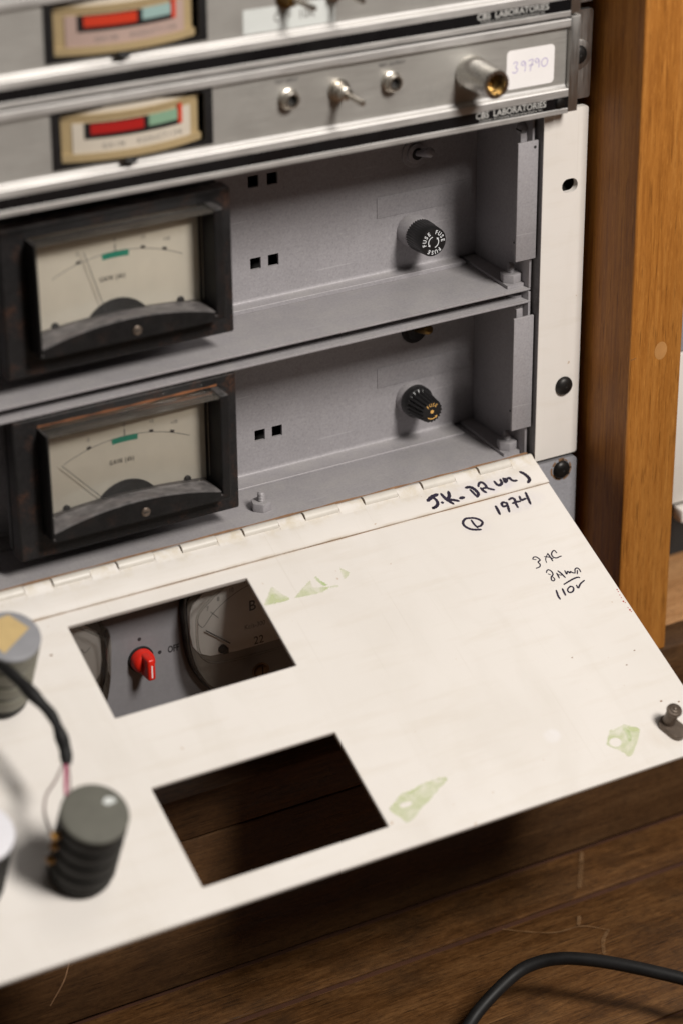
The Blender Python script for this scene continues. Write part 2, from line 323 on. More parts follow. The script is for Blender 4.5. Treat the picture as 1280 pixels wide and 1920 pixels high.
LATCH = plain("browned_steel", (.15, .115, .09), .42, .5, .35, 400, .25); DARK = plain("dark_interior", (.02, .019, .018), .8, 0, .2); SEAM = plain("dark_seam_dirt", (.060, .020, .007), .8, 0, .4, 200)
RESG = residue("green_tape_residue", (.50, .60, .24)); RESB = residue("bright_green_residue", (.40, .58, .16)); SCR = residue("scratched_raw_wood", (.30, .175, .085)); BRN = plain("brown_grime", (.22, .12, .06), .7, 0, .4, 300); PLUG = plain("wood_filler", (.44, .21, .065), .6, 0, .1, 300)
KNUCK = plain("worn_hinge_metal", (.64, .60, .54), .42, 0, .08, 260, .05)
WORN = plain("worn_bare_edge", (.46, .44, .425), .5, .2, .35, 350)
RUSTL = plain("rust_line", (.20, .075, .028), .8, 0, .4, 300)
# handwriting strokes and tape-residue outlines on the door: (x, distance from hinge) in mm
STROKES= [(1.5, [(-89.4, 9.1), (-86.5, 7.7), (-83.0, 7.0)]), (1.2, [(-86.0, 8.0), (-85.2, 9.9), (-85.5, 12.1), (-87.2, 13.5), (-89.2, 13.9), (-88.7, 13.7)]), (1.2, [(-83.3, 12.2), (-82.8, 12.3)]), (1.25, [(-81.0, 7.3), (-80.6, 9.6), (-79.9, 11.6), (-78.2, 14.5)]), (1.3, [(-76.9, 7.2), (-77.8, 9.7), (-80.0, 11.5)]), (1.1, [(-79.1, 11.5), (-76.9, 12.5), (-74.7, 13.8)]), (1.3, [(-73.3, 12.5), (-71.2, 12.5)]), (1.3, [(-67.3, 7.6), (-65.9, 7.6), (-64.3, 8.5), (-63.3, 10.7), (-63.2, 12.8), (-64.7, 14.2)]), (1.0, [(-65.8, 9.3), (-65.3, 11.4), (-64.8, 13.7)]), (1.05, [(-60.9, 8.6), (-59.5, 7.0), (-58.0, 6.9), (-57.2, 8.3), (-57.2, 10.3), (-59.1, 10.4)]), (1.1, [(-60.2, 9.9), (-59.8, 11.8), (-59.0, 13.1)]), (0.95, [(-57.8, 10.1), (-56.2, 11.6), (-54.3, 12.8)]), (1.15, [(-51.6, 8.3), (-51.3, 10.3), (-50.2, 11.1), (-48.5, 10.2), (-48.1, 8.1)]), (1.0, [(-46.3, 7.8), (-46.6, 10.2), (-45.1, 9.4), (-45.4, 8.2)]), (1.05, [(-45.3, 8.9), (-43.2, 8.5), (-42.8, 9.9), (-41.9, 10.8), (-40.4, 11.0)]), (1.35, [(-36.0, 6.8), (-34.8, 8.2), (-33.9, 10.4), (-33.9, 12.4), (-35.5, 13.8)]), (1.1, [(-58.2, 21.7), (-58.4, 24.0), (-58.7, 26.6)]), (1.0, [(-52.2, 21.5), (-53.4, 20.6), (-54.7, 21.4), (-54.5, 23.0), (-52.4, 22.8)]), (1.0, [(-51.8, 21.3), (-52.7, 24.5), (-53.4, 26.7)]), (1.0, [(-49.8, 20.0), (-47.8, 19.6), (-47.0, 20.9), (-47.7, 22.9), (-47.9, 25.5)]), (0.9, [(-49.2, 22.6), (-46.8, 22.4), (-44.8, 22.6)]), (0.95, [(-43.7, 19.8), (-43.9, 22.0), (-41.3, 21.9)]), (1.05, [(-39.5, 18.7), (-40.1, 22.1), (-40.7, 25.5)]), (0.95, [(-74.0, 24.4), (-76.3, 24.0), (-78.6, 25.4), (-79.1, 27.6), (-77.6, 30.0), (-75.3, 31.3), (-72.4, 32.1)]), (0.9, [(-75.3, 24.0), (-72.2, 24.9), (-70.1, 26.6), (-69.5, 28.5), (-71.2, 30.0), (-73.1, 30.1)]), (0.8, [(-74.1, 25.6), (-74.0, 28.2), (-73.4, 30.7)]), (0.5, [(-56.9, 55.7), (-55.9, 54.8), (-54.6, 55.0), (-53.8, 56.2), (-53.7, 57.3), (-55.2, 58.0), (-55.0, 59.5), (-55.9, 60.7), (-58.0, 61.0)]), (0.35, [(-56.7, 55.8), (-55.4, 56.5)]), (0.35, [(-51.4, 59.6), (-50.6, 57.4), (-48.0, 54.9)]), (0.55, [(-48.0, 54.9), (-47.9, 57.2), (-47.9, 59.6)]), (0.4, [(-50.6, 56.1), (-48.6, 57.0), (-47.0, 58.4)]), (0.5, [(-43.5, 55.9), (-43.9, 54.3), (-45.3, 54.7), (-46.5, 56.1), (-46.4, 57.8), (-45.1, 58.6), (-43.5, 58.4), (-42.3, 58.3)]), (0.5, [(-54.5, 64.8), (-53.6, 63.8), (-52.5, 63.7), (-51.7, 65.1), (-52.0, 66.8), (-53.5, 67.8), (-54.3, 69.4), (-53.7, 70.2), (-52.6, 69.5), (-52.8, 68.0)]), (0.35, [(-54.1, 65.7), (-53.2, 66.6)]), (0.55, [(-49.8, 66.7), (-50.1, 69.6)]), (0.6, [(-48.5, 65.7), (-47.8, 67.4), (-47.1, 70.2)]), (0.35, [(-49.8, 67.5), (-48.1, 68.5)]), (0.55, [(-45.2, 66.6), (-45.4, 68.6), (-44.1, 67.4), (-43.5, 68.5), (-42.8, 67.9), (-42.1, 68.8), (-41.0, 69.4)]), (0.5, [(-40.8, 69.0), (-39.9, 67.4), (-38.6, 67.0), (-37.9, 68.0), (-38.0, 69.6)]), (0.45, [(-39.1, 68.3), (-40.3, 70.2)]), (0.6, [(-49.8, 73.6), (-46.7, 72.8), (-43.4, 72.1), (-41.0, 72.0), (-40.3, 72.5)]), (0.75, [(-55.3, 75.6), (-56.1, 78.8), (-56.1, 80.6)]), (0.75, [(-51.9, 75.7), (-52.2, 77.6), (-52.4, 79.4)]), (0.6, [(-47.3, 75.5), (-49.2, 76.4), (-50.0, 77.5), (-49.6, 78.7), (-47.8, 78.6), (-46.5, 77.2), (-46.7, 75.9), (-48.2, 75.8)]), (0.6, [(-44.2, 76.0), (-44.1, 77.6), (-41.8, 75.8), (-38.9, 74.6)])]
RES= [[(-192.2, 40.6), (-188.3, 36.2), (-184.0, 32.3), (-181.7, 36.8), (-179.2, 40.8), (-184.0, 41.3), (-188.5, 41.1)], [(-176.8, 41.1), (-170.8, 37.3), (-167.7, 35.5), (-165.4, 34.3), (-165.8, 36.4), (-165.7, 38.4), (-163.8, 38.8), (-158.8, 40.2), (-161.9, 41.9), (-169.7, 41.9)], [(-162.8, 33.5), (-161.5, 33.0), (-160.6, 36.1), (-158.5, 38.8), (-161.0, 38.5)], [(-158.8, 40.3), (-156.2, 40.2), (-154.0, 40.7), (-154.6, 41.4), (-158.2, 40.8)], [(-148.6, 31.8), (-145.6, 35.8), (-149.6, 38.3), (-149.5, 35.6)], [(-188.9, 156.6), (-179.8, 151.3), (-175.7, 151.2), (-167.6, 149.8), (-159.7, 149.4), (-156.5, 151.3), (-165.4, 156.0), (-172.3, 159.6), (-183.2, 165.1), (-185.9, 162.0)], [(-77.7, 159.4), (-71.7, 153.1), (-70.2, 153.6), (-64.3, 152.4), (-61.8, 154.2), (-58.6, 158.0), (-69.7, 168.2), (-73.1, 164.4)]]
CAB0 = (-150.0, -141.4, -199)
CAB1 = (-136.4, -135.7, -193)
CAB2 = (-117.9, -131.7, -186)
CAB3 = (-107.3, -133.3, -182)
CAB4 = (-96.7, -139.4, -179)
CAB5 = (-85.4, -149.0, -178)
CAB6 = (-73.3, -161.6, -178)
CAB7 = (-56.0, -179.4, -180)
CAB8 = (-45.6, -190.0, -183)
X, Y, Z = (1, 0, 0), (0, 1, 0), (0, 0, 1); NY = (0, -1, 0)

# ================================================================== setting: floor, plinth, upright
fl = MB().box(-1500, 1300, -1400, 420, -240, -210.7).build("floor", SEAM); tag(fl, kind="structure")
seams = [-34, -70, -168, -272, -380, -484, -590, -694, -800, -904, -1010, -1114, -1220, -1380]
for i in range(len(seams)-1):
    y1, y0 = seams[i], seams[i+1]
    joints = [-1490, -640+random.uniform(-60, 60) if i > 2 else -900, 1290]
    for a, b in zip(joints[:-1], joints[1:]):
        dz = random.uniform(-.5, .4)
        MB().box(a+.6, b-.6, y0+(1.9 if i == 0 else .9), y1-(1.9 if i == 1 else .9), -210.6, -209+dz, .9, 2).build("floor_board", OLDW, fl, 40)
def floor_ribbon(pts, wd, z=-208.35): return MB().ribbon(pts, wd, lambda a, b: (a, b, z), 5, True, .12)
for pts, wd in (([(-14.1, -37.9), (-25.3, -53.3), (-32.5, -62.5)], 2.4), ([(-84.8, -73), (-77.2, -79.6), (-64.2, -88.2), (-50, -90.4), (-40.5, -99.5)], 1.1),
                ([(-40.5, -99.5), (-47.7, -105.4), (-53.4, -114.5)], 1.9), ([(-46.6, -83.2), (-50.6, -88.5)], 2.0)):
    floor_ribbon(pts, wd).build("scratch_mark", SCR, fl)

pl = root("wooden_plinth", (-150, -34, -209), (-150, -34, -209), label="old brown wooden plinth board under the equipment rack, along the floor", cat="plinth")
MB().box(-900, 900, -34, -14, -208.6, -128.4, 1.2).build("front_board", PLW, pl, 40)
MB().box(-900, 900, -34.6, -14, -127.6, -104, 1.4).build("edge_board", PLW, pl, 40)
MB().box(-900, 900, -14, 330, -122, -104.2, .5).build("top_board", SHELFW, pl)
MB().ribbon([(-297, -174), (-300.3, -183.3), (-307.7, -194.2)], .8, lambda a, b: (a, -34.1, b)).build("scratch_mark", BRN, pl)

up_ = root("wooden_upright", (20, 100, -104), (20, 100, -104), label="orange-brown teak side panel of the rack, standing upright at the right", cat="side panel")
MB().box(5, 35, -34, 330, -103.9, 460, 1.1, 3).build("board", TEAK, up_, 40)
MB().disc((22.6, -34.06, 61.7), X, Z, 3.6, 20, 4.6).build("filler_plug", PLUG, up_)
MB().ribbon([(5.6, 60.5), (8.4, 60.9)], .6, lambda a, b: (a, -34.08, b)).build("nick", SCR, up_)
bk = MB().box(-700, 700, 331, 343, -208, 460).build("light_block_board", DARK); tag(bk, "unseen dark board added behind the rack units to block light", "back board")  # out of view, added only to keep stray light from behind the units

# neighbouring bay seen past the upright
nb = root("neighbouring_unit", (250, 20, -58), (250, 20, -58), label="out-of-focus cream and grey equipment panel in the bay right of the teak upright", cat="equipment unit")
MB().box(60, 480, 20, 24, -57, 28, .8).build("cream_panel", CREAM, nb, 40)
MB().box(60, 480, 21, 24, 29, 210, .8).build("grey_panel", GREYB, nb, 40)
MB().box(60, 480, 24.5, 150, -50, 210).build("casing", DARK, nb)
MB().box(40, 480, 46, 60, -103.9, -51).build("kick_panel", DARK, nb)
MB().box(78, 96, 14, 22, -66, -58.5, 1).build("foot_tab", CREAM, nb, 40)
MB().lathe([(2.6, 0), (2.6, 2.5), (1.4, 3.2)], (84, 14, -62), NY, 16).build("bolt", SCREWB, nb, 40)

# ================================================================== common small parts (names are plain kinds)
def hex_nut(mb, o, r=5.1, h=4.2):
    P = [(r*math.cos(math.pi/3*k+.25), r*math.sin(math.pi/3*k+.25)) for k in range(6)]
    b = bmesh.new(); lo = [b.verts.new((o[0]+x, o[1]+y, o[2])) for x, y in P]; hi = [b.verts.new((o[0]+x, o[1]+y, o[2]+h)) for x, y in P]
    b.faces.new(lo[::-1]); b.faces.new(hi)
    for k in range(6): b.faces.new((lo[k], lo[(k+1) % 6], hi[(k+1) % 6], hi[k]))
    bmesh.ops.bevel(b, geom=list(b.edges), offset=.35, segments=2, affect='EDGES', profile=.5); mb._merge(b); return mb
def stud(mb, o, r=1.75, h=5.2, axis=Z):
    prof = [(r*.8, 0)]; k = 0
    while k*.8 < h-.4: prof += [(r*.84, k*.8+.05), (r*1.04, k*.8+.40), (r*.84, k*.8+.75)]; k += 1
    prof += [(r*.7, h)]; return mb.lathe(prof, o, axis, 14)
def nut_on_bolt(parent, o, m):
    n = hex_nut(MB(), o).build("nut", m, parent, 30); stud(MB(), (o[0], o[1], o[2]+3.6)).build("bolt_end", m, n, 40)
def cross_screw(parent, o, r=4.7, name="screw", m=None):
    m = m or SCREWB; x, y, z = o
    s = MB().lathe([(r, 0), (r, .5), (r*.93, 1.3), (r*.72, 2.1), (r*.42, 2.55), (r*.12, 2.7)], o, NY, 28).build(name, m, parent, 60)
    a = random.uniform(.3, .9)
    for k in range(2):
        c, d = math.cos(a+k*math.pi/2), math.sin(a+k*math.pi/2); l, wd = r*.55, .42
        MB().raw([(x+c*l+d*wd, y-2.62+.5, z+d*l-c*wd), (x+c*l-d*wd, y-2.62+.5, z+d*l+c*wd), (x-d*wd, y-2.76, z+c*wd), (x-c*l-d*wd, y-2.12, z-d*l+c*wd), (x-c*l+d*wd, y-2.12, z-d*l-c*wd), (x+d*wd, y-2.76, z-c*wd)],
                 [(0, 1, 2, 5), (5, 2, 3, 4)]).build("slot", DARK, s)
    return s

# ================================================================== right mounting ear of the hinged unit
ear = root("mounting_ear", (-12, 0, .6), (-12, 0, .6), label="tall cream painted mounting ear strip with an empty slot and one black screw", cat="mounting ear")
slot = [(p[0], p[1]) for p in rrect(-13.4, -4.6, 135.9, 142.7, 3.35, 6)]
MB().plate(rrect(-24.2, 0, .6, 176.6, 1.4, 3), [slot[::-1]], (0, 0, 0), X, Z, (0, 3.2, 0)).build("plate", CREAM, ear, 40)
MB().box(-24.25, -23.0, .5, 24, .4, 176.8, .2).build("inner_flange", GREYD, ear)
MB().box(-20, 0.0, 8, 60, 0, 176).build("rail_behind", DARK, ear)
cross_screw(ear, (-8.9, 0, 37.7), 4.75)
# ================================================================== chassis bays (two alike frames, different fittings)
def chassis(zb, label, upper):
    T = 1.3
    t = root("amplifier_chassis", (-240, 6, zb), (-240, 6, 0), label=label, cat="equipment chassis", group="grey amplifier chassis behind the open door")
    ly, lt = (46.3, 2.1) if upper else (41.5, 1.0); by = 53.0
    MB().box(-458, -25.2, 6, 56, -T, 0, .5).build("floor_plate", GREY, t, 40)
    MB().ribbon([(-457, 6.45), (-330, 6.4), (-200, 6.5), (-110, 6.4), (-26, 6.45)], .42, lambda a, b: (a, b, .03), 14, False, .5).build("worn_edge", WORN, t)
    def sq(x, z): return [(x-2.75, z-2.85), (x+2.75, z-2.85), (x+2.75, z+2.85), (x-2.75, z+2.85)]
    hz = 20.6
    holes = [rr for (x, z) in ((-146.4, hz), (-137.1, hz), (-146.6, hz+39.9), (-136.8, hz+39.7)) for rr in [sq(x, z)]]
    top = 84
    MB().plate([(-458, lt), (-26.6, lt), (-26.6, top), (-458, top)], [h[::-1] for h in holes], (0, by, 0), X, Z, (0, 1.4, 0)).build("back_panel", GREY, t)
    # lip folded forward from the back panel
    pr = [(by+1.4, .05), (ly, .05), (ly, lt-.25), (ly+.25, lt), (by-1.6, lt), (by-.7, lt+.25), (by-.2, lt+.8), (by-.02, lt+1.9), (by+1.4, lt+1.9)]
    xr = -36.2 if upper else -38.5
    MB().plate(pr, [], (-458, 0, 0), Y, Z, (458+xr, 0, 0)).build("back_lip", GREY, t, 40)
    # right side wall with its foot flange
    MB().box(-26.5, -25.2, 6, 56, .06, 85.6 if not upper else 84, .25).build("side_wall", GREY, t, 40)
    MB().plate([(-26.7, 9.6), (-36.0, 9.6), (-33.6, 56), (-26.7, 56)], [], (0, 0, .08), X, Y, (0, 0, 1.5)).build("foot_flange", GREY, t)
    MB().box(-458, -456.7, 6, 56, .06, 84).build("side_wall", GREY, t)
    MB().box(-457, -27, 64, 190, 1, 83.5).build("light_stop_casing", DARK, t)  # dark box added so no light leaks in behind the back panel
    nut_on_bolt(t, (-30.6, 15.4, 1.58), GREY)
    if not upper:
        nut_on_bolt(t, (-163.6, 20.2, .02), GREY)
        MB().box(-458, -25.2, 5.8, 56, 80.0, 81.3, .5).build("top_plate", GREY, t, 40)
        MB().ribbon([(-457, 6.25), (-330, 6.2), (-200, 6.3), (-110, 6.2), (-26, 6.25)], .42, lambda a, b: (a, b, 81.33), 14, False, .5).build("worn_edge", WORN, t)
        MB().lathe([(4.6, 0), (4.6, 1.1), (2.6, 1.2), (2.6, 3.4), (1.6, 3.5), (1.6, 4.6)], (-28.2, 15.5, 81.32), Z, 20).build("stacking_bolt", GREY, t, 40)
    else:
        MB().box(-458, -25.2, 8, 56, 84.2, 85.4, .3).build("top_plate", GREY, t, 40)
    # bracket strip in front of the side wall, held by two screws on the wall
    z0, z1 = (15.8, 73.6) if upper else (16.4, 74.6)
    br = MB().box(-36.1, -25.0, 3, 4.5, z0, z1, .35).build("bracket_strip", GREY, t, 40)
    MB().box(-26.3, -25.3, 4.4, 9, z0+1, z1-1).build("bracket_return", GREY, br)
    if upper: MB().disc((-26.9, 2.96, z1-3), X, Z, .75, 14).build("pilot_hole", DARK, br)
    for zz in (z0+4.5, z1+2.5):
        s = MB().lathe([(3.6, 0), (3.6, .8), (2.9, 2.0), (1.2, 2.6)], (-26.6, 13.5, zz), (-1, 0, 0), 20).build("wall_screw", GREY, t, 50)
        MB().box(-29.4, -28.9, 11.4, 15.6, zz-.35, zz+.35).build("slot", DARK, s)
    MB().box(-33.5, -30.0, 5.2, 6.4, z1-3, z1+3.6, .3).build("clip", GREY, t, 40)
    # painted-over label
    lz = 30.3
    MB().box(-81.8, -29.5, by-.32, by+.2, lz, lz+10.3, .12).build("painted_label", GREY, t, 40)
    # toggle switch
    tz = 59.2 if upper else 57.2
    s = MB().lathe([(7.2, 0), (7.2, .7), (6.6, .8), (6.6, .8), (5.0, .9), (4.9, 2.0), (3.2, 2.4)], (-61, by, tz), NY, 28).build("toggle_switch", GREY if upper else STEELB, t, 40)
    MB().lathe([(2.9, 0), (2.9, .12)], (-61, by-2.42, tz), NY, 20).build("bushing_hole", DARK, s)
    MB().lathe([(1.3, 0), (1.6, 3), (2.3, 8), (2.5, 10.5), (2.1, 11.6), (1.0, 12.2)], (-61, by-1.5, tz), (.10, -1, .34), 20).build("lever", GREY if upper else BRASS, s, 60)
    # fuse holder
    fx, fz = -62.7, 21.2
    if upper:
        h = MB().lathe([(8.2, 0), (8.2, .5), (7.9, 1.0), (7.7, 7.5), (7.3, 8.0)], (fx, by, fz), NY, 48).build("fuse_holder", GREY, t, 40)
        c = MB().lathe([(7.6, 7.2), (7.75, 7.8), (7.6, 13.2), (7.45, 13.8), (7.1, 19.4), (6.7, 20.0), (.1, 20.0)], (fx, by, fz), NY, 144, (.055, 7.7, 13.3, 36)).build("cap", BLACK, h, 40)
        o = (fx, by-20.06, fz); pm = MB()
        for a in (38, 155, 275): pm.arctext("FUSE", 2.75, o, X, Z, 4.95, a, 23, .92, .05)
        pm.build("lettering", WHITEP, h)
        am = MB()
        for a0, a1 in ((100, 205), (-75, 30)):
            am.arc(o, X, Z, 2.75, .42, a0, a1)
            e = math.radians(a1 if a0 < 0 else a1); c_, s_ = math.cos(e), math.sin(e); oo = Vector(o)
            tip = math.radians(a1+22); q = [(c_*2.1, s_*2.1), (c_*3.4, s_*3.4), (math.cos(tip)*2.75, math.sin(tip)*2.75)]
            am.raw([(o[0]+a, o[1], o[2]+b) for a, b in q], [(0, 1, 2)])
        am.build("arrow_mark", WHITEP, h)
    else:
        h = MB().lathe([(8.5, 0), (8.5, 1.2), (8.1, 1.8), (7.9, 4.0)], (fx, by, fz), NY, 48).build("fuse_holder", GREY, t, 40)
        c = MB().lathe([(7.9, 4.0), (8.2, 4.2), (8.2, 7.4), (7.7, 8.2), (7.3, 8.6), (7.15, 9.2), (5.95, 19.4), (5.6, 20.0), (.1, 20.0)], (fx, by, fz), NY, 160, (.14, 9.1, 20.5, 20)).build("cap", BLACK, h, 40)
        o = (fx, by-20.06, fz); pm = MB().arctext("FUSE", 2.3, o, X, Z, 3.55, 92, 26, .9, .04); pm.disc(o, X, Z, .95, 20); pm.arc(o, X, Z, 3.7, .5, -130, -55)
        tip = math.radians(-38); e = math.radians(-57); pm.raw([(o[0]+math.cos(a)*r, o[1], o[2]+math.sin(a)*r) for a, r in ((e, 2.9), (e, 4.5), (tip, 3.7))], [(0, 1, 2)])
        pm.build("lettering", GOLDP, h)
    # panel meter
    mz = 46.6-2.2
    m = MB().plate([(-289.6, 10.4), (-181, 10.4), (-181, 78.4), (-289.6, 78.4)], [[(-277.5, 22.5), (-277.5, 72.8), (-190.5, 72.8), (-190.5, 22.5)]], (0, 8, 0), X, Z, (0, 9, 0)).build("panel_meter", STEELB, t, 40)
    m.data.materials[0] = STEELB; bv = m.modifiers.new("edge", 'BEVEL'); bv.width = .0011; bv.segments = 2; bv.limit_method = 'ANGLE'
    rm = MB().plate([(-278, 21.9), (-190, 21.9), (-190, 73.3), (-194.2, 73.3), (-194.2, 24.4), (-276.9, 24.4), (-276.9, 73.3), (-278, 73.3)], [], (0, -2, 0), X, Z, (0, 20.5, 0)).build("rim", RIM, m, 40)
    MB().box(-276.8, -194.3, -2, 8.4, 71.9, 73.3, .45).build("clear_top", CLEAR, m, 40)
    bv = rm.modifiers.new("edge", 'BEVEL'); bv.width = .0008; bv.segments = 2; bv.limit_method = 'ANGLE'
    arch = [(-276.95+81.7*k/24, 26.6+5.7*(1-((k-12)/12)**2)) for k in range(25)]
    lc = MB(); n_ = len(arch); zb_ = [26.2+2.9*(1-((k-12)/12)**2) for k in range(25)]
    lc.raw([(x, -2.1, z-.5) for x, z in arch]+[(x, -1.5, z) for x, z in arch]+[(x, 14.1, zz+.5) for (x, z), zz in zip(arch, zb_)],
           [(r*n_+k, r*n_+k+1, (r+1)*n_+k+1, (r+1)*n_+k) for r in range(2) for k in range(n_-1)]); lc.build("dusty_ledge", LEDGE, m, 35)
    lf = MB(); lf.raw([(x, -2.1, 22.0) for x, z in arch]+[(x, -2.1, z-.5) for x, z in arch], [(k, k+1, n_+k+1, n_+k) for k in range(n_-1)]); lf.build("lower_cover", RIM, m)
    if not upper: MB().ribbon([(-277.6, 74.1), (-235, 74.0), (-191, 74.2)], .9, lambda a, b: (a, 7.9, b), 8, False, .5).build("rust_line", RUSTL, m)
    zs = MB().lathe([(2.1, 0), (2.1, .4), (1.7, .7)], (-233, -2.12, 25.9), NY, 18).build("zero_screw", LATCH, m, 40)
    MB().box(-234.4, -231.6, -2.95, -2.8, 25.65, 26.15).build("slot", DARK, zs)
    MB().box(-276.5, -194.4, 14.2, 15.4, 22.2, 72.7).build("dial", DIAL, m)
    dy = 14.1; cz = -13.7; DX = -1.7
    ar = MB().arc((-232+DX, dy, cz), X, Z, 70.6, .28, 115.5, 63.5, 40); ar.build("scale_arc", INKG, m)
    MB().arc((-232.4+DX, dy-.03, cz), X, Z, 69.3, 2.7, 95.3, 84.8, 16).build("green_band", GREEN, m)
    tk = MB()
    for a in (104.6, 79.8, 71.2): tk.arc((-232+DX, dy-.04, cz), X, Z, 71.2, 1.3, a+.85, a-.85, 3)
    tk.box(-234.4, -234.05, dy-.05, dy-.02, 56.9, 60.4); tk.build("tick", INK, m)
    nm = MB(); yy = dy-.05
    nm.text("0", 2.6, (-234.2, yy, 62.3), X, Z, .8); nm.text("+3", 2.6, (-220.9, yy, 60.9), X, Z, .8); nm.text("+10", 2.6, (-209.7, yy, 57.9), X, Z, .8); nm.text("-3", 2.6, (-252.1, yy, 59.1), X, Z, .8)
    nm.build("numerals", INKG, m)
    MB().text("GAIN (db)", 3.2, (-236.1, yy, 45.3), X, Z, .66, .04, 'CENTER', 1.35).build("lettering", INK, m)
    hub = [(-234.7+17.4*math.cos(math.radians(a)), 18.2+17.4*math.sin(math.radians(a))) for a in range(0, 181, 10)]
    MB().plate(hub, [], (0, 13.5, 0), X, Z, (0, .5, 0)).build("hub_cover", RIM, m)
    MB().lathe([(1.7, 0), (1.7, .8), (1.0, 1.3)], (-264.2, 14.1, 28.6), NY, 14).build("dial_screw", SCREWB, m, 40)
    MB().lathe([(1.7, 0), (1.7, .8), (1.0, 1.3)], (-204.2, 14.1, 28.4), NY, 14).build("dial_screw", SCREWB, m, 40)
    a, b = ((-249.9, 60.2), (-237.3, 19)) if upper else ((-266.0, 50.8), (-235.2, 17.2))
    nd = MB(); nd.tube([(a[0], 11.9, a[1]), (b[0], 11.9, b[1])], .17, 6, 0); nd.build("needle", INK, m)
    MB().box(-276.4, -194.4, 10.4, 11.0, 27.5, 72.4).build("window_pane", GLASS, m)
    MB().lathe([(31, 0), (31, 30)], (-235, 21.5, 44.4), Y, 48).build("meter_body", BLACK, m, 40)
    MB().box(-288.5, -182.1, 19.8, 23, 11.4, 77.4).build("case", BLACK, m)
    return t
lo = chassis(2.2, "lower grey chassis bay with fluted gold-lettered fuse cap and meter needle far left", False)
hi_ = chassis(89.7, "upper grey chassis bay with white-lettered fuse cap and needle left of the green band", True)

